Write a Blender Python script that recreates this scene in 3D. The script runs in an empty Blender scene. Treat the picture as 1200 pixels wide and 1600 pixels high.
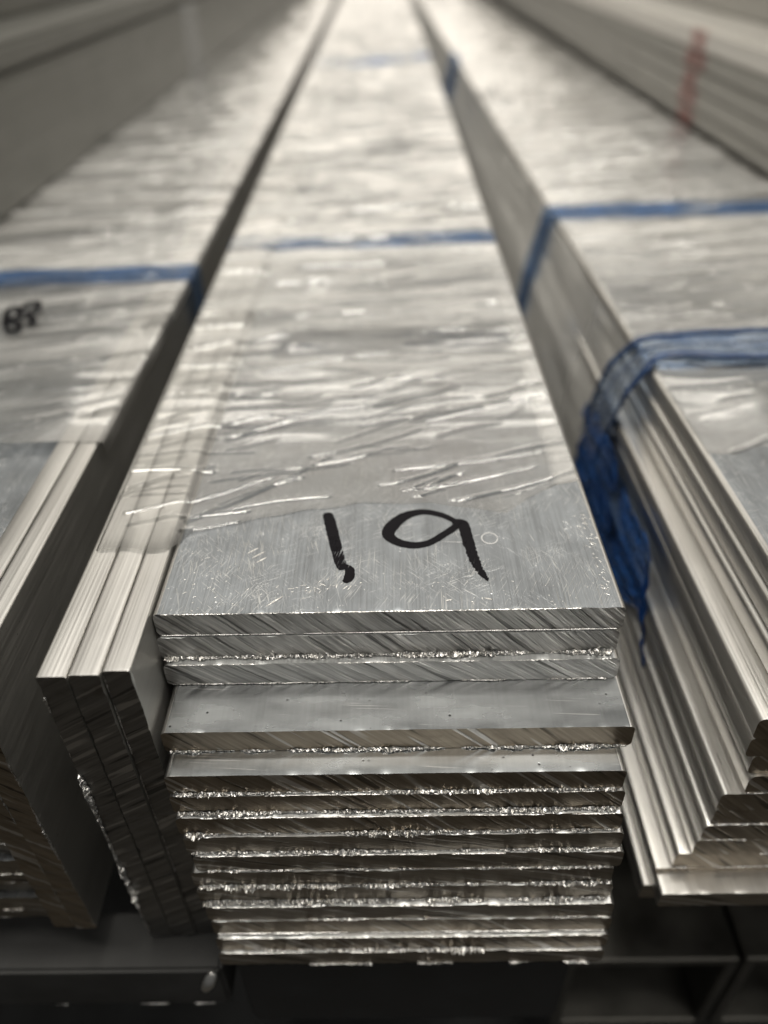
import bpy, math, random
import numpy as np

S = bpy.context.scene
C = S.collection
TH = 0.0227                                  # the phone was held with this much roll
H = 0.1152                                   # lens height over the top bar

# ------------------------------------------------------------------ camera
from mathutils import Matrix, Vector
cd = bpy.data.cameras.new('camera'); cam = bpy.data.objects.new('camera', cd); C.objects.link(cam)
p = math.atan(916 / 1200)
cp, sp, ct, st = math.cos(p), math.sin(p), math.cos(TH), math.sin(TH)
Xa = Vector((ct, 0, -st)); Za = Vector((st, 0, ct)); Ya = Vector((0, 1, 0))
fwd = Ya * cp - Za * sp; up = Ya * sp + Za * cp
cam.matrix_world = Matrix((( Xa.x, up.x, -fwd.x, H * st), (Xa.y, up.y, -fwd.y, 0),
                           (Xa.z, up.z, -fwd.z, H * ct), (0, 0, 0, 1)))
cd.sensor_fit = 'VERTICAL'; cd.sensor_height = 7.6; cd.sensor_width = 5.7; cd.lens = 5.7
cd.clip_start = 0.005; cd.clip_end = 60
cd.dof.use_dof = True; cd.dof.focus_distance = 0.166; cd.dof.aperture_fstop = 1.35
S.camera = cam
S.view_settings.view_transform = 'Standard'; S.view_settings.look = 'None'
S.view_settings.exposure = 0.08; S.view_settings.gamma = 1
S.cycles.use_denoising = True
S.cycles.transparent_max_bounces = 12
S.cycles.max_bounces = 10

# ------------------------------------------------------------------ light: a dim hall, lamps all unseen, some added for film highlights
W = bpy.data.worlds.new('World'); S.world = W; W.use_nodes = True
W.node_tree.nodes['Background'].inputs[0].default_value = (0.98, 1.0, 1.0, 1)
W.node_tree.nodes['Background'].inputs[1].default_value = 0.06

def lamp(name, loc, target, sx, sy, power, col):
    l = bpy.data.lights.new(name, 'AREA'); l.shape = 'RECTANGLE'; l.size = sx; l.size_y = sy
    l.energy = power; l.color = col
    o = bpy.data.objects.new(name, l); C.objects.link(o)
    o.location = loc
    o.rotation_euler = (Vector(target) - Vector(loc)).to_track_quat('-Z', 'Y').to_euler()
    return o
WARM = (1.0, 0.92, 0.80)
lamp('unseen_hall_light', (0.0, 7.5, 1.5), (0, 0.5, 0.2), 16.0, 2.2, 165, WARM)
lamp('unseen_hall_light', (0.0, 6.0, 3.7), (0, 0.2, 0.0), 16.0, 2.4, 128, WARM)  # extra unseen panel, added to brighten the far film like a ceiling gradient
lamp('unseen_strip_light', (0.0, 5.2, 2.8), (0.0, 0.3, 0), 11.0, 0.06, 22, (1.0, 0.955, 0.87))  # unseen strip added for glints on the far film
lamp('unseen_strip_light', (0.2, 1.05, 3.1), (0.2, 0.3, 0), 3.6, 0.26, 78, (1.0, 0.955, 0.87))  # overhead strips drawn long so the film wrinkles catch glints
lamp('unseen_strip_light', (0.0, 0.25, 3.0), (0, 0.2, 0), 3.6, 0.24, 50, (1.0, 0.955, 0.87))
lamp('unseen_strip_light', (-0.1, -0.25, 2.6), (0, 0.12, -0.05), 2.4, 0.14, 16, (1.0, 0.955, 0.87))
lamp('unseen_strip_light', (0.3, -1.3, 2.1), (0, 0.1, -0.05), 1.6, 0.16, 7, (1.0, 0.95, 0.88))

# ------------------------------------------------------------------ material helpers
class NT:
    def __init__(s, name):
        s.m = bpy.data.materials.new(name); s.m.use_nodes = True
        s.t = s.m.node_tree; s.t.nodes.clear()
        s.out = s.n('ShaderNodeOutputMaterial')
    def n(s, typ, **kw):
        d = s.t.nodes.new(typ)
        for k, v in kw.items(): setattr(d, k, v)
        return d
    def l(s, a, b): s.t.links.new(a, b)
    def val(s, sock, v):
        if hasattr(v, 'is_linked') or isinstance(v, bpy.types.NodeSocket): s.l(v, sock)
        else: sock.default_value = v
    def math(s, op, a, b=0.0, clamp=False):
        d = s.n('ShaderNodeMath', operation=op); d.use_clamp = clamp
        s.val(d.inputs[0], a); s.val(d.inputs[1], b); return d.outputs[0]
    def coords(s):
        tc = s.n('ShaderNodeTexCoord'); oi = s.n('ShaderNodeObjectInfo')
        r = s.math('MULTIPLY', oi.outputs['Random'], 7.3)
        v = s.n('ShaderNodeVectorMath', operation='ADD')
        s.l(tc.outputs['Object'], v.inputs[0])
        cb = s.n('ShaderNodeCombineXYZ'); s.l(r, cb.inputs[0]); s.l(r, cb.inputs[1]); s.l(r, cb.inputs[2])
        s.l(cb.outputs[0], v.inputs[1]); return v.outputs[0]
    def mapping(s, vec, scale=(1, 1, 1), rot=(0, 0, 0)):
        # rotate first, then scale
        if any(rot):
            a = s.n('ShaderNodeMapping'); a.inputs['Rotation'].default_value = rot; s.l(vec, a.inputs['Vector']); vec = a.outputs[0]
        b = s.n('ShaderNodeMapping'); b.inputs['Scale'].default_value = scale; s.l(vec, b.inputs['Vector'])
        return b.outputs[0]
    def noise(s, vec, scale=1.0, detail=3.0, rough=0.55):
        d = s.n('ShaderNodeTexNoise'); d.inputs['Scale'].default_value = scale
        d.inputs['Detail'].default_value = detail; d.inputs['Roughness'].default_value = rough
        s.l(vec, d.inputs['Vector']); return d.outputs['Fac']
    def ramp(s, fac, a, b, va=0.0, vb=1.0):
        d = s.n('ShaderNodeMapRange'); d.inputs[1].default_value = a; d.inputs[2].default_value = b
        d.inputs[3].default_value = va; d.inputs[4].default_value = vb; s.l(fac, d.inputs[0]); return d.outputs[0]
    def mix(s, fac, a, b):
        d = s.n('ShaderNodeMix', data_type='RGBA')
        s.val(d.inputs[0], fac); s.val(d.inputs[6], a); s.val(d.inputs[7], b); return d.outputs[2]
    def bump(s, h, strength, dist, normal=None):
        d = s.n('ShaderNodeBump'); d.inputs['Strength'].default_value = strength; d.inputs['Distance'].default_value = dist
        s.l(h, d.inputs['Height'])
        if normal is not None: s.l(normal, d.inputs['Normal'])
        return d.outputs[0]
    def pbr(s, color, rough, metal=1.0, normal=None, **kw):
        d = s.n('ShaderNodeBsdfPrincipled')
        s.val(d.inputs['Base Color'], color); s.val(d.inputs['Roughness'], rough); s.val(d.inputs['Metallic'], metal)
        if normal is not None: s.l(normal, d.inputs['Normal'])
        for k, v in kw.items(): s.val(d.inputs[k], v)
        return d.outputs[0]
    def done(s, sh): s.l(sh, s.out.inputs['Surface']); return s.m
def g(v, t=(1, 1, 1)): return (v * t[0], v * t[1], v * t[2], 1)

def mat_extruded(name, lo, hi, r0, r1, tint=(1, 0.985, 0.955), bump=0.5, pits=True):
    """mill-finish aluminium with die lines along Y"""
    n = NT(name); c = n.coords()
    f = n.noise(n.mapping(c, (2600, 5, 2600)), 1, 2)
    w = n.noise(n.mapping(c, (420, 2, 420)), 1, 3)
    patch = n.noise(n.mapping(c, (60, 25, 60)), 1, 4)
    col = n.mix(n.ramp(n.math('ADD', n.math('MULTIPLY', f, 0.6), n.math('MULTIPLY', w, 0.4)), 0.3, 0.7), g(lo, tint), g(hi, tint))
    if pits:
        v = n.n('ShaderNodeTexVoronoi'); v.inputs['Scale'].default_value = 420; n.l(c, v.inputs['Vector'])
        pk = n.math('MULTIPLY', n.ramp(v.outputs['Distance'], 0.10, 0.04), n.ramp(patch, 0.55, 0.65), True)
        col = n.mix(pk, col, g(0.12, tint))
    r = n.math('ADD', n.ramp(patch, 0.3, 0.7, r0, r1), n.ramp(f, 0.3, 0.7, -0.05, 0.05))
    nb = n.bump(n.math('ADD', f, n.math('MULTIPLY', w, 2.0)), bump, 0.00006)
    return n.done(n.pbr(col, r, 1.0, nb))

def mat_scuffed(name):
    """dull scuffed face of the top bar: fine lines along Y and scratches every way"""
    n = NT(name); c = n.coords()
    f = n.noise(n.mapping(c, (2200, 25, 900)), 1, 2)
    patch = n.noise(n.mapping(c, (38, 38, 38)), 1, 4)
    patch2 = n.noise(n.mapping(c, (150, 110, 90)), 1, 4)
    tot = None
    for k, (a, sx, sy, th) in enumerate(((0.5, 5200, 210, 0.62), (-0.75, 4800, 260, 0.63), (1.15, 5600, 230, 0.63), (-0.25, 4700, 170, 0.62), (0.03, 5000, 45, 0.62))):
        q = n.ramp(n.noise(n.mapping(c, (sx, sy, 10), (0, 0, a)), 1, 1), th, th + 0.06)
        m = n.ramp(n.noise(n.mapping(c, (70 + 13 * k, 90, 50), (0, 0, k)), 1, 2), 0.47, 0.62)
        q = n.math('MULTIPLY', q, m)
        tot = q if tot is None else n.math('MAXIMUM', tot, q)
    v = n.n('ShaderNodeTexVoronoi'); v.inputs['Scale'].default_value = 900; n.l(c, v.inputs['Vector'])
    fl = n.math('MULTIPLY', n.ramp(v.outputs['Distance'], 0.22, 0.12), n.ramp(patch2, 0.58, 0.70), True)
    tint = (0.94, 1.0, 1.06)
    col = n.mix(n.ramp(n.math('ADD', n.math('MULTIPLY', f, 0.35), n.math('MULTIPLY', patch2, 0.65)), 0.32, 0.68), g(0.20, tint), g(0.30, tint))
    col = n.mix(n.math('MULTIPLY', tot, 0.30), col, g(0.92, (1, 0.99, 0.96)))
    col = n.mix(n.math('MULTIPLY', fl, 0.6), col, g(0.95))
    r = n.math('ADD', n.ramp(patch, 0.3, 0.7, 0.40, 0.52), n.ramp(f, 0.3, 0.7, -0.05, 0.05))
    h = n.math('ADD', f, n.math('MULTIPLY', tot, 0.5))
    nb = n.bump(n.math('ADD', h, fl), 0.8, 0.00007)
    return n.done(n.pbr(col, r, 1.0, nb))

def mat_ledge(name):
    """smooth face, base darkened as shade from the bars above, with a few pits and hairlines"""
    n = NT(name); c = n.coords()
    f = n.noise(n.mapping(c, (1500, 12, 900)), 1, 2)
    patch = n.noise(n.mapping(c, (45, 120, 45)), 1, 4)
    v = n.n('ShaderNodeTexVoronoi'); v.inputs['Scale'].default_value = 330; n.l(c, v.inputs['Vector'])
    pit = n.math('MULTIPLY', n.ramp(v.outputs['Distance'], 0.13, 0.06), n.ramp(patch, 0.50, 0.60), True)
    hair = n.math('MULTIPLY', n.ramp(n.noise(n.mapping(c, (60, 2600, 60), (0, 0, 0.06)), 1, 0), 0.72, 0.77), n.ramp(patch, 0.52, 0.46), True)
    t = (0.96, 1.0, 1.02)
    col = n.mix(n.ramp(patch, 0.3, 0.7), g(0.36, t), g(0.46, t))
    col = n.mix(n.math('MULTIPLY', n.ramp(f, 0.4, 0.7), 0.25), col, g(0.55, t))
    col = n.mix(n.math('MULTIPLY', hair, 0.5), col, g(0.9)); col = n.mix(pit, col, g(0.05))
    return n.done(n.pbr(col, n.ramp(patch, 0.3, 0.7, 0.22, 0.30), 1.0, n.bump(n.math('SUBTRACT', n.math('MULTIPLY', f, 0.15), pit), 0.4, 0.00005)))

def mat_cut(name, ang, lo, hi, r0, r1, tint, bump=0.8, fine=1.0):
    """saw-cut end: arcs of parallel tooth marks across the XZ face"""
    n = NT(name); c = n.coords()
    # slight bend of the marks
    wob = n.noise(n.mapping(c, (25, 0, 25)), 1, 1)
    cb = n.n('ShaderNodeCombineXYZ'); n.l(n.math('MULTIPLY', wob, 0.004), cb.inputs[0])
    va = n.n('ShaderNodeVectorMath', operation='ADD'); n.l(c, va.inputs[0]); n.l(cb.outputs[0], va.inputs[1])
    q = n.mapping(va.outputs[0], (1, 1, 1), (0, ang, 0))
    a = n.noise(n.mapping(q, (45, 1, 1500 * fine)), 1, 3, 0.65)
    b = n.noise(n.mapping(q, (30, 1, 430 * fine)), 1, 2)
    sharp = n.noise(n.mapping(q, (38, 1, 800 * fine)), 1, 0)
    line = n.ramp(sharp, 0.66, 0.74)
    dark = n.ramp(sharp, 0.33, 0.26)
    blot = n.noise(n.mapping(c, (110, 110, 160)), 1, 4)
    m = n.math('ADD', n.math('MULTIPLY', a, 0.55), n.math('MULTIPLY', b, 0.45))
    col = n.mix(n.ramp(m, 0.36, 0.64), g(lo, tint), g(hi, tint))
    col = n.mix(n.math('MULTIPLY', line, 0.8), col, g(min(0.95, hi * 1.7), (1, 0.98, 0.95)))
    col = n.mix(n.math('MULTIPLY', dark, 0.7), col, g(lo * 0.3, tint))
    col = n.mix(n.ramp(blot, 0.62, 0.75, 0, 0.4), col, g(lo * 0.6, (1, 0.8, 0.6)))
    r = n.ramp(m, 0.3, 0.7, r0, r1)
    h = n.math('ADD', m, n.math('SUBTRACT', n.math('MULTIPLY', line, 0.4), n.math('MULTIPLY', dark, 0.6)))
    nb = n.bump(h, bump, 0.00022)
    return n.done(n.pbr(col, r, 1.0, nb))

def mat_burr(name):
    n = NT(name); c = n.coords()
    f = n.noise(n.mapping(c, (2500, 2500, 2500)), 1, 3)
    col = n.mix(n.ramp(f, 0.35, 0.65), g(0.62, (1, 0.98, 0.95)), g(0.95, (1, 0.99, 0.96)))
    return n.done(n.pbr(col, n.ramp(f, 0.3, 0.7, 0.2, 0.42), 1.0, n.bump(f, 0.8, 0.00012)))

def mat_film(name, haze_lo=0.14, haze_hi=0.55, clear=None, gloss=1.8):
    """clear stretch film: mostly see-through, glossy, milky where layers lie doubled"""
    n = NT(name); tc = n.n('ShaderNodeTexCoord'); c = tc.outputs['Object']
    ws = n.noise(n.mapping(c, (55, 420, 200), (0, 0, -0.2)), 1, 3)
    fine = n.noise(n.mapping(c, (160, 1300, 200), (0, 0, -0.12)), 1, 2)
    sy_ = n.n('ShaderNodeSeparateXYZ'); n.l(c, sy_.inputs[0]); away = n.ramp(sy_.outputs[1], 0.155, 0.215, 0.15, 1.0)
    h = n.math('MULTIPLY', n.math('ADD', n.math('MULTIPLY', ws, 1.0), n.math('MULTIPLY', fine, 0.25)), away)
    nb = n.bump(h, 0.07, 0.0005)
    lay = n.noise(n.mapping(c, (9, 60, 10), (0, 0, -0.25)), 1, 3)
    hz = n.ramp(lay, 0.38, 0.62, haze_lo, haze_hi)
    sep = n.n('ShaderNodeSeparateXYZ'); n.l(c, sep.inputs[0])
    hz = n.math('MULTIPLY', hz, n.ramp(sep.outputs[1], 0.165, 0.34, 0.14, 1.0))
    if clear:
        a = n.math('MULTIPLY', n.ramp(sep.outputs[1], clear[0], clear[0] + 0.003), n.ramp(sep.outputs[1], clear[1], clear[1] - 0.003))
        a = n.math('MULTIPLY', a, n.ramp(sep.outputs[0], clear[2], clear[2] + 0.004))
        hz = n.math('MULTIPLY', hz, n.math('SUBTRACT', 1.0, a))
        fold = n.math('MULTIPLY', n.ramp(n.math('ADD', sep.outputs[0], n.math('MULTIPLY', lay, 0.006)), 0.0455, 0.0485), n.ramp(ws, 0.3, 0.6, 0.15, 0.42))
        hz = n.math('MAXIMUM', hz, fold)
    tr = n.n('ShaderNodeBsdfTransparent'); tr.inputs[0].default_value = (0.97, 0.97, 0.965, 1)
    df = n.n('ShaderNodeBsdfDiffuse'); df.inputs[0].default_value = (0.84, 0.83, 0.80, 1)
    m1 = n.n('ShaderNodeMixShader'); n.l(hz, m1.inputs[0]); n.l(tr.outputs[0], m1.inputs[1]); n.l(df.outputs[0], m1.inputs[2])
    gl = n.n('ShaderNodeBsdfGlossy'); gl.inputs['Roughness'].default_value = 0.10; n.l(nb, gl.inputs['Normal'])
    fr = n.n('ShaderNodeFresnel'); fr.inputs[0].default_value = 1.75; n.l(nb, fr.inputs['Normal'])
    fac = n.math('MULTIPLY', fr.outputs[0], gloss, True)
    m2 = n.n('ShaderNodeMixShader'); n.l(fac, m2.inputs[0]); n.l(m1.outputs[0], m2.inputs[1]); n.l(gl.outputs[0], m2.inputs[2])
    return n.done(m2.outputs[0])

def mat_blue(name, alpha, col=(0.012, 0.055, 0.20, 1)):
    n = NT(name); tc = n.n('ShaderNodeTexCoord'); c = tc.outputs['Object']
    w = n.noise(n.mapping(c, (200, 400, 400)), 1, 3)
    blot = n.noise(n.mapping(c, (45, 38, 55)), 1, 3)
    nb = n.bump(w, 0.6, 0.0008)
    b = n.pbr(n.mix(n.ramp(w, 0.3, 0.7), col, (col[0] * 2.2, col[1] * 2.0, col[2] * 1.7, 1)), 0.32, 0.0, nb)
    tr = n.n('ShaderNodeBsdfTransparent'); tr.inputs[0].default_value = (0.66, 0.76, 0.9, 1)
    m = n.n('ShaderNodeMixShader'); n.l(n.ramp(blot, 0.36, 0.60, alpha[0], alpha[1]), m.inputs[0])
    n.l(tr.outputs[0], m.inputs[1]); n.l(b, m.inputs[2])
    return n.done(m.outputs[0])

def mat_ink(name, col=(0.003, 0.0025, 0.004, 1), dry=(0.62, 0.70), top=1.0):
    n = NT(name); tc = n.n('ShaderNodeTexCoord'); c = tc.outputs['Object']
    w = n.noise(n.mapping(c, (3400, 330, 100), (0, 0, 0.25)), 1, 2)
    big = n.noise(n.mapping(c, (130, 130, 100)), 1, 2)
    f = n.ramp(n.math('ADD', n.math('MULTIPLY', w, 0.6), n.math('MULTIPLY', big, 0.55)), dry[0], dry[1], top, 0.08)
    b = n.pbr(col, 0.6, 0.0, None, **{'Specular IOR Level': 0.08})
    tr = n.n('ShaderNodeBsdfTransparent'); m = n.n('ShaderNodeMixShader')
    n.l(f, m.inputs[0]); n.l(tr.outputs[0], m.inputs[1]); n.l(b, m.inputs[2])
    return n.done(m.outputs[0])

def mat_plain(name, lo, hi, rough, metal, tint=(1, 1, 1), scale=60):
    n = NT(name); c = n.coords()
    f = n.noise(n.mapping(c, (scale, scale, scale)), 1, 5)
    return n.done(n.pbr(n.mix(n.ramp(f, 0.3, 0.7), g(lo, tint), g(hi, tint)), n.ramp(f, 0.3, 0.7, rough, rough + 0.15), metal, n.bump(f, 0.3, 0.0005)))

M = {}
M['face'] = mat_extruded('aluminium_face', 0.42, 0.62, 0.34, 0.46, (0.98, 1.0, 1.0))
M['scuffed'] = mat_scuffed('scuffed_aluminium')
M['ledge_edge'] = mat_extruded('greyer_rolled_edge', 0.52, 0.66, 0.34, 0.44, (1, 0.985, 0.95))
M['upright_edge'] = mat_extruded('upright_edge', 0.56, 0.74, 0.32, 0.42, (1, 0.985, 0.95), 0.4)
M['ledge'] = mat_ledge('shade_darkened_ledge')  # darker base puts the shade of the upper bars into the colour
M['edge'] = mat_extruded('aluminium_rolled_edge', 0.66, 0.86, 0.30, 0.40, (1, 0.98, 0.94))
M['side_pale'] = mat_extruded('pale_aluminium_side', 0.44, 0.54, 0.44, 0.52, (1, 0.985, 0.94), 0.3)
M['side'] = mat_extruded('aluminium_side', 0.50, 0.66, 0.30, 0.40, (1, 0.985, 0.95))
M['dull_dark'] = mat_extruded('shade_darkened_aluminium', 0.14, 0.21, 0.46, 0.54, (1, 1, 0.93))  # base lowered so the tall left pile reads as shaded
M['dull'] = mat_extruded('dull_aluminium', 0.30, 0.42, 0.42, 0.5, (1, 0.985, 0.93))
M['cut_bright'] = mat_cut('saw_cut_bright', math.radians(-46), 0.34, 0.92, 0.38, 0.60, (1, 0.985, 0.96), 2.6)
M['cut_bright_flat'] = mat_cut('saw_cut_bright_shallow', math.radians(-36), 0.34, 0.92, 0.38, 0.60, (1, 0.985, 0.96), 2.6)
M['cut_brown'] = mat_cut('saw_cut_brown', math.radians(-44), 0.24, 0.44, 0.30, 0.42, (1, 0.86, 0.68), 0.55)  # brown tint stands in for the floor reflected in the sawn ends
M['cut_shallow'] = mat_cut('saw_cut_shallow', math.radians(-14), 0.24, 0.44, 0.30, 0.42, (1, 0.90, 0.76), 0.55)  # tint carries the same brown floor reflection
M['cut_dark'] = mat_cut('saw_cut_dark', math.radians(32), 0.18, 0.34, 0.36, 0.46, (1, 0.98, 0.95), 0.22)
M['burr'] = mat_burr('torn_burr')
M['film'] = mat_film('stretch_film', clear=(0.237, 0.262, -0.040))
M['film_milky'] = mat_film('stretch_film_doubled', 0.82, 0.88, gloss=0.6)
M['film_side'] = mat_film('stretch_film_plain')
n = NT('pale_tape'); tr = n.n('ShaderNodeBsdfTransparent'); df = n.n('ShaderNodeBsdfDiffuse'); df.inputs[0].default_value = g(0.6); mx = n.n('ShaderNodeMixShader')
mx.inputs[0].default_value = 0.25; n.l(tr.outputs[0], mx.inputs[1]); n.l(df.outputs[0], mx.inputs[2]); M['band'] = n.done(mx.outputs[0])
M['blue'] = mat_blue('blue_strap', (0.55, 0.95), (0.010, 0.03, 0.09, 1))
M['blue_under'] = mat_blue('blue_band', (0.08, 0.38), (0.04, 0.075, 0.15, 1))
M['blue_wrap'] = mat_blue('blue_crumpled_film', (0.0, 0.36), (0.22, 0.27, 0.36, 1))
M['blue_torn'] = mat_blue('blue_torn_film', (0.0, 0.82), (0.008, 0.05, 0.19, 1))
M['ink'] = mat_ink('marker_ink')
M['ink_solid'] = mat_ink('marker_ink_solid', dry=(0.8, 0.9))
M['red'] = mat_ink('red_paint', (0.40, 0.10, 0.09, 1), (0.42, 0.72), 0.32)
M['dark'] = mat_plain('dark_steel', 0.03, 0.06, 0.7, 0.0, (1, 1, 0.98))
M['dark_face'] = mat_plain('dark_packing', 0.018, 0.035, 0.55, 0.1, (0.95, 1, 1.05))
M['tube'] = mat_plain('tube_aluminium', 0.10, 0.18, 0.45, 0.9, (1, 0.97, 0.88))
M['floor'] = mat_plain('concrete_floor', 0.03, 0.05, 0.7, 0.0, (1, 0.88, 0.72), 8)
M['mark'] = NT('dried_drop_mark'); M['mark'] = M['mark'].done(M['mark'].pbr(g(0.5), 0.6, 0.3))

# ------------------------------------------------------------------ object helpers
def raw(name, verts, faces, mats, idx=None, smooth=None, parent=None, loc=(0, 0, 0)):
    me = bpy.data.meshes.new(name)
    v = np.asarray(verts, dtype=np.float64); 
    if isinstance(faces, np.ndarray):
        q = faces.shape[1]; nf = len(faces)
        me.vertices.add(len(v)); me.vertices.foreach_set('co', v.astype(np.float32).ravel())
        me.loops.add(nf * q); me.loops.foreach_set('vertex_index', faces.astype(np.int32).ravel())
        me.polygons.add(nf); me.polygons.foreach_set('loop_start', np.arange(nf, dtype=np.int32) * q)
        try: me.polygons.foreach_set('loop_total', np.full(nf, q, dtype=np.int32))
        except Exception: pass
        me.update(calc_edges=True)
    else:
        me.from_pydata([tuple(x) for x in v], [], faces)
    for m in (mats if isinstance(mats, (list, tuple)) else [mats]): me.materials.append(m)
    if idx is not None: me.polygons.foreach_set('material_index', np.asarray(idx, dtype=np.int32))
    if smooth is not None:
        sm = np.full(len(me.polygons), bool(smooth)) if isinstance(smooth, bool) else np.asarray(smooth, bool)
        me.polygons.foreach_set('use_smooth', sm)
    me.validate(); me.update()
    o = bpy.data.objects.new(name, me); C.objects.link(o); o.location = loc
    if parent is not None: o.parent = parent
    return o
def tag(o, label, cat, group=None, kind=None):
    o['label'] = label; o['category'] = cat
    if group: o['group'] = group
    if kind: o['kind'] = kind
    return o
def noise1(rng, x, wl):
    """smooth 1-D value noise sampled at x with wavelength wl"""
    x = np.asarray(x); k = (x - x.min()) / wl; n = int(k.max()) + 3
    r = rng.uniform(-1, 1, n); i = k.astype(int); t = k - i; t = t * t * (3 - 2 * t)
    return r[i] * (1 - t) + r[i + 1] * t
def w2(X, Z): return X + Z * TH, Z - X * TH      # levels what was measured through the rolled lens

def bar(name, width, thick, length, loc, mats, seed, standing=False, rag=1.0, rad=0.0008, nx=150, far_dx=0.0):
    """a sawn flat bar: loc = middle of the top front edge. mats = [wide faces, narrow edges, sawn end]"""
    rng = np.random.default_rng(seed)
    w, t, r = width / 2, thick / 2, rad
    k = np.array([0, .08, .3, .62, 1.0])
    xs = np.concatenate([-w + r * k, np.linspace(-w + r, w - r, nx)[1:-1], (w - r * k)[::-1]])
    e = np.maximum(0, np.abs(xs) - (w - r)); drop = r - np.sqrt(np.maximum(0, r * r - e * e))
    zt, zb = t - drop, -t + drop
    ys = np.array([0, .0003, .0012, .004, .02, .1, .4, length])
    n = len(xs); V = []
    yj = (noise1(rng, xs, .006) * .00010 + noise1(rng, xs, .0012) * .00007 + rng.uniform(-1, 1, n) * .00003) * rag
    chip = np.maximum(0, noise1(rng, xs, .0018) - .45) * .0005 * rag
    chipb = np.maximum(0, noise1(rng, xs, .0016) - .35) * .0006 * rag
    for j, y in enumerate(ys):
        fall = 1.0 if j == 0 else (0.35 if j == 1 else 0.0)
        top = np.stack([xs, y + yj * (fall > 0), zt - chip * fall], 1)
        bot = np.stack([xs, y + yj * (fall > 0), zb + chipb * fall * .6], 1)[::-1]
        V.append(np.concatenate([top, bot]))
    ring = 2 * n; V = np.concatenate(V); F = []; I = []; SM = []
    a = np.arange(ring); b = (a + 1) % ring
    is_edge = np.zeros(ring, int); xm = V[:ring, 0]
    is_edge = ((np.abs(xm[a]) > w - r * 1.01) & (np.abs(xm[b]) > w - r * 1.01)).astype(int)
    for j in range(len(ys) - 1):
        F.append(np.stack([a + j * ring, b + j * ring, b + (j + 1) * ring, a + (j + 1) * ring], 1)); I.append(is_edge); SM.append(np.ones(ring, bool))
    # sawn end, own vertices
    base = len(V); rows = 6; cap = []
    T = V[:n]; B = V[n:ring][::-1]
    for q in range(rows):
        f = q / (rows - 1); P = T * (1 - f) + B * f
        if 0 < q < rows - 1: P = P.copy(); P[:, 1] += rng.uniform(-1, 1, n) * .00002 * rag + noise1(rng, xs, .004) * .00003 * rag
        cap.append(P)
    V = np.concatenate([V] + cap)
    c0 = np.arange(n - 1)
    for q in range(rows - 1):
        s0 = base + q * n; F.append(np.stack([c0 + s0, c0 + s0 + n, c0 + s0 + n + 1, c0 + s0 + 1], 1)); I.append(np.full(n - 1, 2)); SM.append(np.ones(n - 1, bool))
    # far end
    l0 = (len(ys) - 1) * ring
    F.append(np.stack([l0 + c0, l0 + c0 + 1, l0 + ring - 2 - c0, l0 + ring - 1 - c0], 1)); I.append(np.full(n - 1, 2)); SM.append(np.zeros(n - 1, bool))
    F = np.concatenate(F); I = np.concatenate(I); SM = np.concatenate(SM)
    if far_dx and not standing: V[:, 0] += V[:, 1] * far_dx
    if standing:
        V = np.stack([V[:, 2] + V[:, 1] * far_dx, V[:, 1], -V[:, 0]], 1); V[:, 2] -= w
    else: V[:, 2] -= t
    # outward facing
    F = F[:, ::-1]
    return raw(name, V, F, mats, I, SM, loc=loc)

def burr(parent, x0, x1, z0, seed, amp, dens=1.0, depth=0.0006, gaps=0.0, smooth_line=False, standing=False, thin=1.0):
    """torn lip of metal along the lower edge of a sawn end (local coordinates of the bar)"""
    rng = np.random.default_rng(seed); L = x1 - x0
    n = max(20, int(L / .00028 * dens)); xs = np.linspace(x0, x1, n)
    m = 7; V = np.zeros((n, m, 3))
    big = .55 + (.45 if amp > .0002 else .15) * noise1(rng, xs, .012) + .35 * noise1(rng, xs, .0025)
    if gaps: big = big * (noise1(rng, xs, .007) > (gaps * 2 - 1))
    big = np.clip(big, 0, 1.6)
    jag = rng.uniform(.25, 1.3, n) if not smooth_line else 1 + .12 * rng.uniform(-1, 1, n)
    for i in range(m):
        f = i / (m - 1)
        hh = amp * big * (jag if i in (1, 2) else (.7 + .3 * rng.uniform(-1, 1, n) * (not smooth_line)))
        V[:, i, 0] = xs + (rng.uniform(-1, 1, n) * .00012 if not smooth_line else 0)
        V[:, i, 2] = z0 + hh * (1.0 * (1 - f) ** 1.5 - .45 * f * thin) + (rng.uniform(-1, 1, n) * amp * .18 * (not smooth_line)) * (0 < i < m)
        bul = math.sin(math.pi * min(1, f * .93 + .07))
        V[:, i, 1] = -.00005 - depth * big * bul * (1 + (.7 * rng.uniform(-1, 1, n) if not smooth_line else 0)) + (.0004 if i == m - 1 else 0) + (.0001 if i == 0 else 0)
    V = V.reshape(-1, 3)
    a = (np.arange(n - 1)[:, None] * m + np.arange(m - 1)[None, :]).ravel()
    F = np.stack([a, a + m, a + m + 1, a + 1], 1)
    live = big > .05; F = F[(live[:-1] | live[1:])[a // m]]
    if standing: V = np.stack([V[:, 2], V[:, 1], -V[:, 0]], 1)
    o = raw('burr', V, F, M['burr'], None, smooth_line, parent)
    o['kind'] = 'stuff'
    return o

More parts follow.
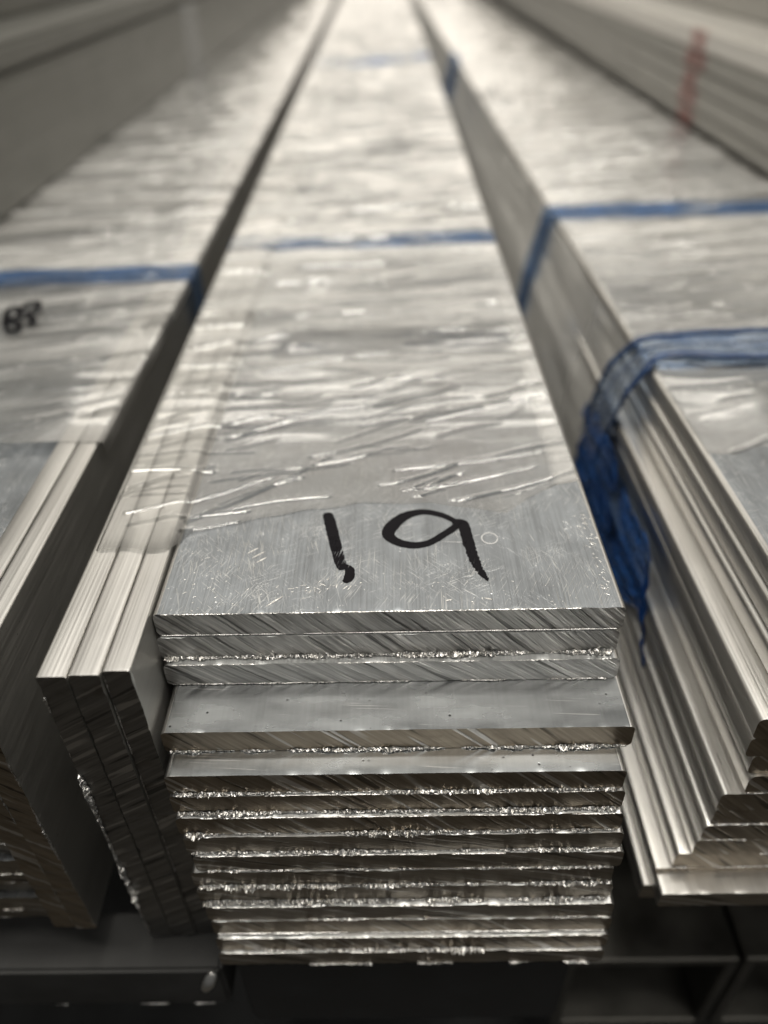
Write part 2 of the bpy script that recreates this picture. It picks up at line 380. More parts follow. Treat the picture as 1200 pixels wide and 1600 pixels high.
def ribbon(name, pts, widths, z, mat, parent=None, loc=(0, 0, 0), seed=0, rag=0.00008, sub=14):
    """a drawn stroke: flat ribbon with ragged edges lying on the metal"""
    P = np.array(pts, float); Wd = np.array(widths, float); rng = np.random.default_rng(seed); n = len(P)
    Q, ww = [], []
    for i in range(n - 1):
        p0, p1, p2, p3 = P[max(0, i - 1)], P[i], P[i + 1], P[min(n - 1, i + 2)]
        for s in range(sub):
            t = s / sub
            Q.append(.5 * ((2 * p1) + (-p0 + p2) * t + (2 * p0 - 5 * p1 + 4 * p2 - p3) * t * t + (-p0 + 3 * p1 - 3 * p2 + p3) * t ** 3)); ww.append(Wd[i] * (1 - t) + Wd[i + 1] * t)
    Q.append(P[-1]); ww.append(Wd[-1]); Q = np.array(Q); ww = np.array(ww)
    T = np.gradient(Q, axis=0); T /= np.linalg.norm(T, axis=1)[:, None] + 1e-9; N = np.stack([-T[:, 1], T[:, 0]], 1)
    k = len(Q); endt = np.minimum(1, np.sqrt(np.minimum(np.arange(k), np.arange(k)[::-1]) / 4 + .12)); ww = ww * endt
    a = Q + N * (ww / 2 + rng.uniform(-1, 1, k) * rag)[:, None]; b = Q - N * (ww / 2 + rng.uniform(-1, 1, k) * rag)[:, None]
    V = np.concatenate([np.c_[a, np.full(k, z)], np.c_[b, np.full(k, z)]])
    i = np.arange(k - 1); F = np.stack([i, i + k, i + k + 1, i + 1], 1)
    return raw(name, V, F, mat, None, False, parent, loc)

# ------------------------------------------------------------------ floor and rack
o = raw('floor', [(-12, -8, -.95), (12, -8, -.95), (12, 14, -.95), (-12, 14, -.95)], [(0, 1, 2, 3)], M['floor'])
o['kind'] = 'structure'; o['label'] = 'brown grey concrete floor far below the racked bars'

def box(name, x0, x1, y0, y1, z0, z1, mat, parent=None, bev=.0008):
    import bmesh
    bm = bmesh.new(); bmesh.ops.create_cube(bm, size=1)
    for v in bm.verts: v.co = (x0 + (v.co.x + .5) * (x1 - x0), y0 + (v.co.y + .5) * (y1 - y0), z0 + (v.co.z + .5) * (z1 - z0))
    bmesh.ops.bevel(bm, geom=bm.edges[:], offset=bev, segments=2, affect='EDGES')
    me = bpy.data.meshes.new(name); bm.to_mesh(me); bm.free(); me.materials.append(mat)
    ob = bpy.data.objects.new(name, me); C.objects.link(ob)
    if parent: ob.parent = parent
    return ob

# ------------------------------------------------------------------ central stack of flat bars
CW, CT, LEN = .1006, .0066, 3.2
#        Yfront  xl'     cut       burr amp, depth, gaps, smooth
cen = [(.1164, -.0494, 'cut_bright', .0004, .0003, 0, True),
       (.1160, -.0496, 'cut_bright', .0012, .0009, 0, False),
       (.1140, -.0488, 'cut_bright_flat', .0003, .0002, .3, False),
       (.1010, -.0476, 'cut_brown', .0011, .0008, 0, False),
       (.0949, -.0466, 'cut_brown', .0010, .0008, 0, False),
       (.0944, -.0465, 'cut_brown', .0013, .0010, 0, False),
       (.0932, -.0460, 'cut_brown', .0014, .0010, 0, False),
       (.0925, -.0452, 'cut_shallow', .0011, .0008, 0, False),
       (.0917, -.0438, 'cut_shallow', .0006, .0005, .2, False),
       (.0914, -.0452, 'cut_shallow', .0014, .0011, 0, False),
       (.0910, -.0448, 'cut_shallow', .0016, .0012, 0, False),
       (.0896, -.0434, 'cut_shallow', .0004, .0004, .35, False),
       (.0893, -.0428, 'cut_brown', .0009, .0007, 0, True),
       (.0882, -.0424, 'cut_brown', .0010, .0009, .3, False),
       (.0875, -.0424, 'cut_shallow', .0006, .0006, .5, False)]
nth = ['top', 'second', 'third', 'fourth', 'fifth', 'sixth', 'seventh', 'eighth', 'ninth', 'tenth', 'eleventh', 'twelfth', 'thirteenth', 'fourteenth', 'bottom']
clab = ['top flat bar of the middle stack, scuffed grey and marked 19 in black',
        'second flat bar of the middle stack, ragged bright burr under its pale sawn end',
        'third flat bar of the middle stack, pale end above the ledge that juts out',
        'fourth flat bar of the middle stack, jutting out with a wide pitted grey ledge',
        'fifth flat bar of the middle stack, narrow grey ledge below the jutting bar']
cbars = []
cxr = [.0506, .0508, .0515, .0527, .0509, .0518, .0524, .0535, .0546, .0534, .0543, .0555, .0560, .0561, .0561]
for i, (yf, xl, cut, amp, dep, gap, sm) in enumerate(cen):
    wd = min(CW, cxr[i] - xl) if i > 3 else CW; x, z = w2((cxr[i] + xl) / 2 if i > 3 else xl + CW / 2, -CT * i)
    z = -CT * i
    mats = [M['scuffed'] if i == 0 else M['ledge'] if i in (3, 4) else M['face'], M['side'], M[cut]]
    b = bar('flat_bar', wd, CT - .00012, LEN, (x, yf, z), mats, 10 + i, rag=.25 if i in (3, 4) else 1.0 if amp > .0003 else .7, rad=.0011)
    lab = clab[i] if i < 5 else '%s flat bar %s the middle stack, dark brown sawn end edged with %s' % (nth[i], 'counting down' if i < 14 else 'of',
        {5: 'a fine bright burr', 6: 'a broad torn burr', 7: 'a crumbly burr'}.get(i, 'small bright burrs'))
    if 5 <= i < 14: lab = '%s flat bar down the middle stack, its dark brown sawn end edged with bright burr' % nth[i]
    if i == 14: lab = 'lowest flat bar of the middle stack, dark sawn end with a few bright specks below'
    tag(b, lab, 'flat bar', 'aluminium flat bars in the middle stack')
    burr(b, -wd / 2 + .001, wd / 2 - .0012, -CT + .0002, 100 + i, amp, 1.0, dep, gap, sm)
    if i in (0, 5, 6, 8, 11, 13, 14, 2):     # the thin bright lip along the upper edge
        burr(b, -wd / 2 + .002, wd / 2 - .002, -.00008, 200 + i, .00015, 1.0, .00014, .3, False)
    cbars.append(b)

# marks on the top bar
tb = cbars[0]; bx = tb.location.x; by = tb.location.y
def px(u, v, z=0.0):
    """where a mark measured on the photograph lies on a level face, in metres"""
    a = (u - 600) / 1200; q = (v - 800) / 1200
    r = Xa * a + fwd - up * q
    k = (z - cam.matrix_world[2][3]) / r.z
    return (cam.matrix_world[0][3] + r.x * k, r.y * k)
def loc2(l, ox, oy): return [(x - ox, y - oy) for x, y in l]
one = [(511, 801), (516, 817), (521, 838), (527, 862), (532, 880), (538, 890)]
hook = [(538, 884), (546, 890), (545, 903), (537, 910)]
nine = [(712, 815), (690, 805), (660, 800), (632, 807), (612, 823), (607, 836), (621, 847), (646, 852), (671, 848), (697, 833), (716, 820)]
tail = [(706, 817), (722, 818), (730, 840), (738, 866), (749, 890), (763, 908)]
def P(l): return loc2([px(u, v) for u, v in l], bx, by)
ribbon('handwriting', P(one[:4]), [.0024, .0029, .0028, .0027], .00003, M['ink_solid'], tb, seed=1)
ribbon('handwriting', P(one[2:]), [.0028, .0027, .0026, .0022], .000032, M['ink'], tb, seed=11)
ribbon('handwriting', P(hook), [.0012, .0022, .0024, .0012], .000035, M['ink'], tb, seed=2)
ribbon('handwriting', P(nine), [.0017, .0019, .0022, .0030, .0035, .0030, .0025, .0024, .0020, .0020, .0021], .00004, M['ink_solid'], tb, seed=3, rag=.00004)
ribbon('handwriting', P(tail[:4]), [.0019, .0029, .0028, .0020], .000045, M['ink_solid'], tb, seed=4)
ribbon('handwriting', P(tail[2:]), [.0028, .0025, .0019, .0006], .000047, M['ink'], tb, seed=14, rag=.0002)
cx, cy = px(765, 841); ang = np.linspace(0, 2 * math.pi, 41)[:-1]
ring = [(cx - bx + .00185 * math.cos(a), cy - by + .0020 * math.sin(a)) for a in ang]
ribbon('water_mark', ring + ring[:1], [.00028] * 41, .00003, M['mark'], tb, seed=5, rag=.00004, sub=2)
ribbon('scratch', P([(690, 846), (715, 847), (748, 846)]), [.0001, .00016, .0001], .00002, M['mark'], tb, seed=6, rag=.00003)

rng = np.random.default_rng(31); V = []; F = []
def fleck(x, y, l, wd_, a):
    k = len(V); dx_, dy_ = math.cos(a), math.sin(a)
    for p_, q_ in ((-1, -.3), (-.2, -1), (1, -.4), (.8, .5), (0, 1), (-.9, .4)):
        V.append((x + p_ * l * dx_ - q_ * wd_ * dy_, y + p_ * l * dy_ + q_ * wd_ * dx_, .00002 + .00003 * rng.random()))
    F.append(tuple(range(k, k + 6)))
for q in range(46): fleck(.0475 + rng.normal(0, .0010) - .0012 * rng.random(), .004 + .028 * rng.random(), rng.uniform(.0002, .0007), rng.uniform(.00006, .00014), rng.normal(-.6, .4))
for q in range(22): fleck(-.0142 + rng.normal(0, .0035), .0075 + rng.normal(0, .0016), rng.uniform(.0002, .0008), rng.uniform(.00006, .00015), rng.normal(.5, .5))
for q in range(60): fleck(rng.uniform(-.047, .047), .0006 + abs(rng.normal(0, .006)), rng.uniform(.0001, .0004), rng.uniform(.00005, .0001), rng.uniform(0, 3))
for q in range(30): fleck(-.040 + rng.normal(0, .004), .010 + rng.normal(0, .006), rng.uniform(.0001, .0005), rng.uniform(.00005, .0001), rng.normal(.6, .3))
for x_, y_, a_, l_ in ((-.0245, .0035, .75, .0024), (.0215, .0032, -.3, .0010), (-.0315, .0205, .7, .0016), (-.0300, .0190, .7, .0018), (-.0290, .0172, .7, .0014), (.0130, .0030, .2, .0008)): fleck(x_, y_, l_, .00022, a_)
o = raw('scuff_flecks', V, F, M['burr'], None, False, tb); o['kind'] = 'stuff'

# ------------------------------------------------------------------ three bars standing on edge beside it
slab = ['left bar of the three on edge against the middle stack, ragged torn left side',
        'middle bar of the three on edge against the middle stack, between two grooves',
        'right bar of the three on edge, touching the ends of the middle stack']
sx = [(-.06780, -.06185), (-.06165, -.05535), (-.05515, -.04950)]
sy = [.0990, .0992, .1002]
for i in range(3):
    x, _ = w2((sx[i][0] + sx[i][1]) / 2 , -.0); th = sx[i][1] - sx[i][0]
    b = bar('edge_bar', .1095 if i < 2 else .111, th, LEN, (x, sy[i], 0.0008), [M['side_pale'], M['upright_edge'], M['cut_dark']], 40 + i, True, rag=1.3, rad=.0006, nx=170, far_dx=-.011)
    # rad small so grooves read between them
    tag(b, slab[i], 'flat bar', 'bars standing on edge beside the middle stack')
    if i == 0: burr(b, .001, .108, -th / 2 + .0001, 60, .0010, .8, .0008, .25, False, True)
    if i == 2: burr(b, .001, .108, -th / 2 + .0001, 61, .0003, .8, .0002, .45, False, True)

# ------------------------------------------------------------------ left stack
for i, (xa, xb, lab) in enumerate(((-.0848, -.0792, 'inner bar on edge at the right side of the left stack, facing the dark gap'),
                                   (-.0908, -.0852, 'outer bar on edge in the left stack, next to its flat bars'))):
    b = bar('edge_bar', .0985, xb - xa, LEN, ((xa + xb) / 2, .0960 + .0006 * i, .0018 - .0), [M['side_pale'], M['ledge_edge'], M['cut_brown']], 50 + i, True, rag=1.6, rad=.0006, nx=150, far_dx=-.012)
    tag(b, lab, 'flat bar', 'bars standing on edge in the left stack')
    burr(b, .001, .097, (xb - xa) / 2 - .0002, 65 + i, .0004, .8, .0004, .3, False, True)
for i in range(15):
    yf = .1150 if i < 3 else .0985 + .0006 * ((i * 7) % 5)
    b = bar('flat_bar', .0945, .0066 - .0001, LEN, (-.0912 - .04725 - .0002 * ((i * 5) % 4), yf, -.0002 - .0066 * i), [M['scuffed'], M['side'], M['cut_shallow']], 70 + i, rad=.001, nx=110, far_dx=-.012)
    b['label'] = ('top flat bar of the left stack, under cloudy film with a dark scribble' if i == 0 else
                  '%s flat bar down the left stack, at the left edge of the picture' % nth[i] if i < 14 else 'lowest flat bar of the left stack, sawn end at the bottom left corner')
    b['category'] = 'flat bar'; b['group'] = 'aluminium flat bars in the left stack'
    if i > 6: burr(b, -.047, .047, -.0064, 300 + i, .0004, .6, .0003, .5)
    if i == 0: lb = b
lx, ly = lb.location.x, lb.location.y
def PL(l): return loc2([px(u, v) for u, v in l], lx, ly)
ribbon('handwriting', PL([(12, 525), (16, 498), (30, 492), (34, 505), (20, 512), (34, 518), (28, 530), (12, 527)]), [.0024] * 8, .0033, M['ink_solid'], lb, seed=7)
ribbon('handwriting', PL([(36, 497), (48, 486), (63, 484), (60, 495), (47, 502), (56, 512), (47, 522)]), [.0024] * 7, .0033, M['ink_solid'], lb, seed=8)

# ------------------------------------------------------------------ right stack
RT, RW = .0069, .1265
rl = [.0883, .0876, .0868, .0808, .0812, .0838, .0848, .0800, .0805, .0796, .0792, .0758]
ry = [.1050, .1045, .1040, .1040, .1043, .1046, .1040, .1038, .1042, .1040, .1040, .1043]
rlab = ['top flat bar of the right stack, under film and a blue strap', 'second flat bar down the right stack, flush under the top one', 'third flat bar down the right stack, just above the wide bright ledge',
        'fourth flat bar down the right stack, with the wide speckled bright ledge']
for i in range(12):
    x, z = w2(rl[i], -RT * i - .0018); x0 = x
    b = bar('flat_bar', RW, RT - .0001, LEN, (x0 + RW / 2, ry[i], -RT * i - .0018 + .0003), [M['edge'] if i else M['scuffed'], M['side'], M['cut_brown']], 130 + i, rad=.0015, nx=110, far_dx=-.012 if i < 3 else -.002)
    tag(b, rlab[i] if i < 4 else '%s flat bar down the right stack, dark sawn end at the right edge' % nth[i], 'flat bar', 'aluminium flat bars in the right stack')
    if i > 3: burr(b, -RW / 2 + .001, 0, -RT + .0002, 330 + i, .0004, .7, .0003, .4)
zb = -RT * 12 - .0016
x, _ = w2(.0717, zb)
b = bar('thin_bar', RW, .0022, LEN, (x + RW / 2, .1043, zb), [M['edge'], M['side'], M['cut_brown']], 150, rad=.0006, nx=80)
tag(b, 'thin flat bar near the foot of the right stack, a pale narrow ledge', 'flat bar', 'aluminium flat bars in the right stack')
x, _ = w2(.0722, zb - .003)
b = bar('flat_bar', RW, .0064, LEN, (x + RW / 2, .0985, zb - .0023), [M['side'], M['side'], M['cut_shallow']], 151, rad=.0008, nx=100)
tag(b, 'grey flat bar at the foot of the right stack, its end nearest of all', 'flat bar', 'aluminium flat bars in the right stack')
x, _ = w2(.0702, zb - .009)
b = bar('flat_bar', RW, .0068, LEN, (x + RW / 2, .1043, zb - .0089), [M['edge'], M['side'], M['cut_shallow']], 152, rad=.0009, nx=80)
tag(b, 'lowest flat bar of the right stack, set back under the nearest one', 'flat bar', 'aluminium flat bars in the right stack')

# ------------------------------------------------------------------ taller stacks at the sides, out of focus
for i, (z0, z1, xo, lab) in enumerate(((-.10, .000, 0, 'large box section at the foot of the tall left stack'),
                                       (.0004, .058, .0, 'large smooth box section beside the left stack, a clear band on it'),
                                       (.0584, .072, -.004, 'flat slab lying on the box sections at the top left'),
                                       (.0724, .19, -.06, 'grey box section at the top left corner, highest of that pile'))):
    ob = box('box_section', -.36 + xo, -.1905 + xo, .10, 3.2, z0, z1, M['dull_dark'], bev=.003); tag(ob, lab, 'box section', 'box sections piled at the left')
    if i == 1:
        r = box('clear_band', -.1912 + xo, -.1897 + xo, .86, .93, z0 + .001, z1, M['band'], ob, .0003)
zz = -.0016
rt = [.010, .013, .010, .012, .013]
for i, t in enumerate(rt):
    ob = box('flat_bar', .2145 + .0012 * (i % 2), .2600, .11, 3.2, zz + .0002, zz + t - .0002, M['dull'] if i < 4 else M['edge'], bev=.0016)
    tag(ob, ['lowest', 'second', 'third', 'fourth', 'topmost'][i] + ' grey bar of the tall pile at the right edge, faint red mark on it', 'flat bar', 'bars in the tall pile at the right')
    box('red_mark', .2135 + .0012 * (i % 2), .2143 + .0012 * (i % 2), .590 + .004 * (i % 3), .622 + .006 * (i % 2), zz + .001, zz + t - .001, M['red'], ob, .0001)
    zz += t
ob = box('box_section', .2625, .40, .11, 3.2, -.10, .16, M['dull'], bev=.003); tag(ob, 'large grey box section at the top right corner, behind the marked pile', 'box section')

# ------------------------------------------------------------------ things under the stacks
ob = box('support_bar', -.32, -.0470, .0905, .1065, -.1320, -.1100, M['dark'], bev=.0010); tag(ob, 'dark support bar under the standing bars at the bottom left', 'support bar')
burr(ob, -.30, -.052, -.1104, 400, .0004, .4, .0003, .90)
ob.children[0].location = (0, .0906, 0)
burr(ob, -.30, -.052, -.1318, 401, .0002, .4, .0002, .70)
ob.children[1].location = (0, .0906, 0)
cur = np.array([(-.0485, .0890, -.1075), (-.0490, .0880, -.1085), (-.0497, .0872, -.1098), (-.0505, .0868, -.1112), (-.0510, .0868, -.1122)]); V = []
for k, c_ in enumerate(cur):
    for q in range(10):
        a = q / 10 * 2 * math.pi; r_ = (.0008, .0016, .0017, .0014, .0006)[k]; V.append(c_ + np.array([r_ * math.cos(a), r_ * .7 * math.sin(a), r_ * .5 * math.sin(a)]))
F = [(k * 10 + q, k * 10 + (q + 1) % 10, k * 10 + 10 + (q + 1) % 10, k * 10 + 10 + q) for k in range(4) for q in range(10)] + [tuple(range(9, -1, -1)), tuple(range(40, 50))]
o2 = raw('metal_curl', V, F, M['edge'], None, True); tag(o2, 'small pale curl of metal caught at the corner of the dark support bar', 'metal curl')
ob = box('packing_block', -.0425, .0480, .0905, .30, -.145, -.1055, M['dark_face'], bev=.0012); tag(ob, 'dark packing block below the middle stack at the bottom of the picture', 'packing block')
def tube(x0, x1, z0, z1, yf, t, lab):
    V = []; 
    for y in (yf, 3.0):
        V += [(x0, y, z0), (x1, y, z0), (x1, y, z1), (x0, y, z1), (x0 + t, y, z0 + t), (x1 - t, y, z0 + t), (x1 - t, y, z1 - t), (x0 + t, y, z1 - t)]
    F = []
    for a in range(4):
        b = (a + 1) % 4
        F += [(a, b, b + 8, a + 8), (a + 4, a + 12, b + 12, b + 4), (a, a + 4, b + 4, b), (a + 8, b + 8, b + 12, a + 12)]
    ob = raw('square_tube', V, F, M['tube']); bv = ob.modifiers.new('bevel', 'BEVEL'); bv.width = .0012; bv.segments = 2
    tag(ob, lab, 'tube', 'hollow tubes under the right stack')
tube(.0570, .1150, -.215, -.1600, .1120, .0040, 'hollow aluminium tube with a dark open end, below the right stack')
tube(.1165, .1740, -.215, -.1598, .1120, .0040, 'hollow aluminium tube at the bottom right corner, next to the other tube')
ob = box('gap_darkening_panel', -1.2, 1.2, .02, 3.3, -.31, -.30, M['dark_face'], bev=.003); ob['kind'] = 'structure'; ob['label'] = 'black panel added to darken the gaps under the stacks'  # panel added so the space below the stacks stays black
for y in (.6, 1.7, 2.8):
    ob = box('rack_beam', -1.2, 1.2, y, y + .08, -.26, -.17, M['dark'], bev=.003); tag(ob, 'dark steel rack beam carrying the stacks far back', 'rack beam', 'rack beams')

# ------------------------------------------------------------------ stretch film
folds = [(612,738,850,700,1.6),(600,770,840,728,1.4),(560,795,700,768,.9),(335,790,480,748,1.6),(330,806,520,775,1.0),(360,745,470,728,.8),(430,742,600,700,1.2),
         (480,715,660,670,1.1),(350,700,440,690,.7),(520,690,700,640,1.0),(610,640,740,622,1.0),(350,695,520,650,1.0),(420,640,520,625,.8),(640,660,770,632,.9),(770,652,820,640,.9),
         (560,655,640,640,.7),(215,773,300,752,.8),(208,782,298,762,.8),(203,788,297,770,.8),(230,735,300,712,.9),(225,820,280,806,.5),(450,600,640,580,1.0),(600,612,700,600,.8),(700,545,780,540,1.0)]
folds = [(px(a, b), px(c, d), w) for a, b, c, d, w in folds]
def film(name, x0, x1, front, y1, seed, mat, z0, lab, dx=.0005, dy0=.00026, slope=0.0, nstroke=1600, extra=(), shift=0.0, edges=(.004, .004), steps=None, lshift=None):
    rng = np.random.default_rng(seed)
    xs = np.arange(x0, x1 + dx / 2, dx); nx = len(xs)
    yf = np.interp(xs, [q[0] for q in front], [q[1] for q in front]) + noise1(rng, xs, .006) * .0006
    ymin = yf.min()
    ys = [ymin]
    while ys[-1] < y1: ys.append(ys[-1] + dy0 * (1 + max(0, ys[-1] - .22) * 9))
    ys = np.array(ys); g_ = (ys - ymin) / (ys[-1] - ymin); ny = len(ys)
    Y = ys[:, None] + (yf - ymin)[None, :] * np.exp(-(ys - ymin) / .02)[:, None]
    X = np.broadcast_to(xs[None, :], Y.shape).copy()
    Z = np.full(Y.shape, 0.0)
    for s in range(nstroke + len(extra)):
        cy = ymin + .004 + (y1 - ymin) * rng.random() ** 1.12
        cx = rng.uniform(x0, x1); near = math.exp(-(cy - ymin) / .06)
        a = math.radians(rng.normal(6 + 16 * near, 7)); L = rng.uniform(.010, .034) * (1 + .8 * rng.random()); w = rng.uniform(.00028, .00075) * (1 + 2.2 * min(1, max(0, cy - .18) * 3)); hgt = w * (rng.uniform(.25, .55) + .22 * rng.random() * min(1, max(0, cy - .2) * 8))
        if s < nstroke and cy - ymin < .055 and rng.random() < .5: continue
        pw = 2 if rng.random() < .5 else 4
        if s >= nstroke:
            (ax, ay), (bx_, by_), w = extra[s - nstroke]; w *= .00046; cx, cy = (ax + bx_) / 2, (ay + by_) / 2
            a = math.atan2(by_ - ay, bx_ - ax); L = math.hypot(bx_ - ax, by_ - ay); hgt = w * .42; pw = 4 if w > .0005 else 2
        r = L / 2 + .003
        j0, j1 = np.searchsorted(ys, [cy - r * abs(math.sin(a)) - 4 * w - .004, cy + r * abs(math.sin(a)) + 4 * w])
        i0, i1 = np.searchsorted(xs, [cx - r, cx + r])
        if j1 <= j0 or i1 <= i0: continue
        dxx = X[j0:j1, i0:i1] - cx; dyy = Y[j0:j1, i0:i1] - cy
        al = dxx * math.cos(a) + dyy * math.sin(a); ac = -dxx * math.sin(a) + dyy * math.cos(a)
        ac = ac - .0015 * np.sin(al / L * 3 + s)
        e = np.clip((L / 2 - np.abs(al)) / (w * 2.5), 0, 1); e = e * e * (3 - 2 * e)
        Z[j0:j1, i0:i1] = np.maximum(Z[j0:j1, i0:i1], hgt * np.exp(-np.abs(ac / w) ** pw) * e)
    Z += noise1(rng, ys, .005)[:, None] * .000012 + noise1(rng, xs, .015)[None, :] * .00008
    Z += np.clip((Y - .15) / .05, 0, 1) * .00010 * (noise1(rng, (ys * 1.0), .0065)[:, None] * noise1(rng, xs, .02)[None, :] + noise1(rng, ys, .0043)[:, None] * noise1(rng, xs, .03)[None, :])
    Z += z0 + .00008 + .00017 * (1 - np.exp(-(Y - yf[None, :]) / .006))
    if steps is not None: Z += np.interp(xs, [q[0] for q in steps], [q[1] for q in steps])[None, :]
    X += (Y - ymin) * shift
    if lshift: X += (Y - ymin) * lshift[1] * np.clip((lshift[0] - xs) / .004, 0, 1)[None, :]
    # turn the film down over both long edges of the stack
    cols = [np.stack([X, Y, Z], 2)]
    def turn(colX, colY, colZ, d, sgn):
        k = [(.0003 * sgn, -.0003), (.0005 * sgn, -d * .5), (.0006 * sgn, -d)]
        return np.stack([np.stack([colX + a, colY, colZ + b], 1) for a, b in k], 1)
    R_ = turn(X[:, -1], Y[:, -1], Z[:, -1], edges[1], 1); L_ = turn(X[:, 0], Y[:, 0], Z[:, 0], edges[0], -1)[:, ::-1]
    G = np.concatenate([L_, cols[0], R_], 1); n2 = G.shape[1]
    a = (np.arange(ny - 1)[:, None] * n2 + np.arange(n2 - 1)[None, :]).ravel()
    F = np.stack([a, a + 1, a + n2 + 1, a + n2], 1)
    ob = raw(name, G.reshape(-1, 3), F, mat, None, True)
    return tag(ob, lab, 'plastic film', 'clear film round the stacks')
def side_film(parent):
    rng = np.random.default_rng(77); n = 120; m = 40
    ys = .250 + (2.3 - .25) * np.linspace(0, 1, n) ** 2.2; pr = np.array([(.0878, -.0022), (.0862, -.012), (.0835, -.024), (.0800, -.034), (.0775, -.052), (.0745, -.075), (.0712, -.094)])
    zz_ = np.linspace(pr[0, 1], pr[-1, 1], m); xx = np.interp(-zz_, -pr[:, 1], pr[:, 0]); V = np.zeros((n, m, 3))
    for j in range(m):
        V[:, j, 0] = xx[j] - .0012 - (ys - .1) * .0105 - .0006 * noise1(rng, ys, .05) - .0003 * np.sin(ys * 90 + j * .5); V[:, j, 1] = ys + (.012 * j / m); V[:, j, 2] = zz_[j]
    a = (np.arange(n - 1)[:, None] * m + np.arange(m - 1)[None, :]).ravel(); F = np.stack([a, a + 1, a + m + 1, a + m], 1)
    return raw('side_film', V.reshape(-1, 3), F, M['film_milky'], None, True, parent)
film('plastic_film', -.0668, .0502, [(-.068, .1370), (-.050, .1365), (-.046, .1440), (-.02, .1520), (-.005, .1545), (.012, .1540), (.03, .1500), (.044, .1620), (.051, .1640)], 2.3, 1, M['film'], 0.0,
     'wrinkled clear film over the middle stack, its edge just behind the number 19', extra=folds, steps=[(-.07, .0012), (-.051, .0012), (-.048, 0)], lshift=(-.048, -.011))
film('plastic_film', -.189, -.0790, [(-.19, .1840), (-.079, .1830)], 2.3, 2, M['film_side'], 0.0020, 'wrinkled clear film over the left stack beside the dark gap', dx=.0011, dy0=.0006, nstroke=1400, shift=-.012)
film('plastic_film', .0886, .2140, [(.088, .1770), (.10, .1755), (.215, .1740)], 2.3, 3, M['film_side'], -.0016, 'wrinkled clear film over the right stack around the blue straps', dx=.0012, dy0=.0006, nstroke=1400, shift=-.012)
side_film(bpy.data.objects['plastic_film.002'])

# ------------------------------------------------------------------ blue straps
def band(name, path, yw, mat, lab, seed, yskew=0.0, layers=1):
    """a thin band laid over a stack: path of (x, z), width along Y, slightly wavy"""
    rng = np.random.default_rng(seed); P_ = np.array(path, float)
    d = np.r_[0, np.cumsum(np.hypot(np.diff(P_[:, 0]), np.diff(P_[:, 1])))]; n = 90; s = np.linspace(0, d[-1], n)
    x = np.interp(s, d, P_[:, 0]); z = np.interp(s, d, P_[:, 1]); y0 = yw[0] + noise1(rng, s, .02) * .0012; y1_ = yw[1] + noise1(rng, s, .02) * .0012
    m = 9; V = []
    for q in range(m):
        f = q / (m - 1); V.append(np.stack([x, y0 * (1 - f) + y1_ * f + x * yskew, z + .00025 * rng.uniform(0, 1, n) + .0002 * math.sin(q * 2.2)], 1))
    V = np.concatenate(V); a = (np.arange(m - 1)[:, None] * n + np.arange(n - 1)[None, :]).ravel(); F = np.stack([a, a + 1, a + n + 1, a + n], 1)
    ob = raw(name, V, F, mat, None, True); sol = ob.modifiers.new('thickness', 'SOLIDIFY'); sol.thickness = .00015
    return tag(ob, lab, 'strap', 'blue straps round the stacks')
_, ya = px(560, 386); _, yb = px(560, 368)
band('blue_strap', [(-.0705, -.02), (-.0702, .0014), (-.052, .0014), (-.0495, .0005), (.0512, .0005), (.0517, -.03)], (ya, yb), M['blue_under'], 'blue strap across the middle stack, the nearer of its two', 1, .05)
_, ya = px(580, 100); _, yb = px(580, 88)
band('blue_strap', [(-.0705, -.02), (-.0702, .0014), (-.052, .0014), (-.0495, .0005), (.0512, .0005), (.0517, -.03)], (ya, yb), M['blue_under'], 'blurred blue strap far back across the middle stack', 2, .3)
_, ya = px(150, 443); _, yb = px(150, 420)
band('blue_strap', [(-.19, .0030), (-.0790, .0025), (-.0785, .001), (-.0785, -.09)], (ya, yb), M['blue_under'], 'blue strap across the left stack and down into the dark gap', 3, .05)
_, ya = px(1000, 335); _, yb = px(1000, 315)
band('blue_strap', [(.0655, -.09), (.0718, -.05), (.0752, -.03), (.0800, -.012), (.0818, -.003), (.0828, -.0008), (.20, -.0006)], (ya, yb), M['blue_under'], 'blue strap far back across the right stack', 4, .0)
_, ya = px(800, 95); _, yb = px(800, 78)
band('blue_strap', [(.0590, -.09), (.0650, -.05), (.0690, -.03), (.0735, -.012), (.0755, -.003), (.0765, -.0008), (.0815, -.0006)], (ya, yb), M['blue_under'], 'farthest blue strap on the right stack, a blurred spot at its edge', 5, .0)

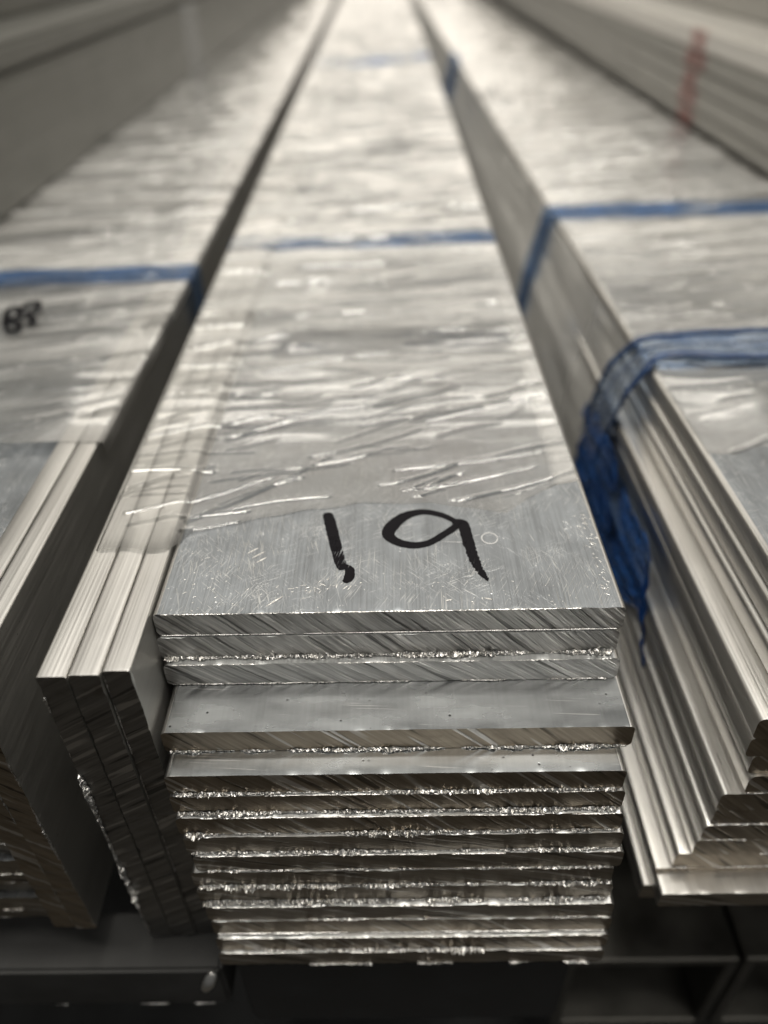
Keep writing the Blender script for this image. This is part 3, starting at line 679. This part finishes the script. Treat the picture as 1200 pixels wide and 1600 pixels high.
def wrap(lab):
    """crumpled blue film pulled into a rope over the corner of the stack"""
    root = bpy.data.objects.new('blue_wrap', None); C.objects.link(root); root.location = (.087, .235, 0)
    tag(root, lab, 'strap', 'blue straps round the stacks')
    rng = np.random.default_rng(9); n = 150; m = 46
    path = np.array([(.0775, -.046), (.0785, -.030), (.0815, -.012), (.0866, -.0024), (.0882, -.0004), (.092, .0004), (.13, .0000), (.215, -.0006)])
    d = np.r_[0, np.cumsum(np.hypot(np.diff(path[:, 0]), np.diff(path[:, 1])))]; s = np.linspace(0, d[-1], n)
    x = np.interp(s, d, path[:, 0]); z = np.interp(s, d, path[:, 1]); top = np.clip((s - .045) / .012, 0, 1)
    half = .0125 - .0035 * np.clip(1 - np.abs(s - .05) / .02, 0, 1) - .002 * top
    mid = .2370 + .012 * np.clip((.045 - s) / .045, 0, 1) + .004 * np.clip((s - .08) / .1, 0, 1)
    fold = [noise1(rng, s, .03) for _ in range(6)]
    V = np.zeros((n, m, 3))
    for q in range(m):
        f = q / (m - 1) * 2 - 1
        hgt = .0007 * np.sin(f * 11 + fold[0] * 1.6 + s * 40) + .0005 * np.sin(f * 23 + fold[1] * 2.2 - s * 25) + .0003 * np.sin(f * 41 + fold[2] * 2)
        hgt = hgt + .0013 * (1 - f * f)
        V[:, q, 0] = x - hgt * (1 - top) * .9; V[:, q, 2] = z + .0006 + hgt * top; V[:, q, 1] = mid + f * half + noise1(rng, s, .006) * .0003
    V = V.reshape(-1, 3) - np.array(root.location)
    a = (np.arange(n - 1)[:, None] * m + np.arange(m - 1)[None, :]).ravel(); F = np.stack([a, a + 1, a + m + 1, a + m], 1)
    raw('crumpled_film', V, F, M['blue_wrap'], None, True, root)
    for k, (f, rr) in enumerate(((-.92, .0013), (.15, .0004), (.9, .0012))):
        y = mid + half * (f + .10 * fold[k]); mm = 7; W_ = []
        for q in range(mm):
            a = q / mm * 2 * math.pi; r_ = rr * (1 + .4 * fold[5 - k])
            W_.append(np.stack([x - .0008 * (1 - top) + r_ * .6 * math.cos(a), y + r_ * 1.3 * np.cos(a + s * 40), z + .0012 * top + r_ * .6 * (1 + np.sin(a + s * 40))], 1))
        W_ = np.concatenate(W_) - np.array(root.location); F = []
        for q in range(mm):
            i = np.arange(n - 1); F.append(np.stack([q * n + i, q * n + i + 1, ((q + 1) % mm) * n + i + 1, ((q + 1) % mm) * n + i], 1))
        raw('strand', W_, np.concatenate(F), M['blue'], None, True, root)
wrap('bunched crumpled blue film over the near corner of the right stack')

def torn():
    """the torn blue film clinging to the left side of the right stack"""
    rng = np.random.default_rng(12); ny, nz = 70, 46
    out = [(.2620, -.031, -.062), (.245, -.028, -.068), (.225, -.030, -.070), (.205, -.031, -.072), (.19, -.031, -.069), (.178, -.029, -.061), (.171, -.030, -.053), (.168, -.043, -.052), (.164, -.0535, -.0575), (.156, -.0635, -.0665)]
    yy = np.linspace(.262, .156, ny); A = np.array(out)[::-1]
    zt = np.interp(yy, A[:, 0], A[:, 1]) + noise1(rng, yy, .008) * .0022 + noise1(rng, yy, .002) * .0006
    zb_ = np.interp(yy, A[:, 0], A[:, 2]) + noise1(rng, yy, .008) * .0022
    V = np.zeros((ny, nz, 3))
    for j in range(nz):
        f = j / (nz - 1); z = zt * (1 - f) + zb_ * f
        V[:, j, 0] = .0782 + z * .012 - .0012 * np.abs(np.sin(z * 420 + yy * 30)) - .0005 * noise1(rng, yy, .01); V[:, j, 1] = yy; V[:, j, 2] = z
    a = (np.arange(ny - 1)[:, None] * nz + np.arange(nz - 1)[None, :]).ravel(); F = np.stack([a, a + 1, a + nz + 1, a + nz], 1)
    ob = raw('torn_blue_film', V.reshape(-1, 3), F, M['blue_torn'], None, True); sol = ob.modifiers.new('thickness', 'SOLIDIFY'); sol.thickness = .0001
    tag(ob, 'torn piece of deep blue film hanging on the side of the right stack', 'torn film')
torn()
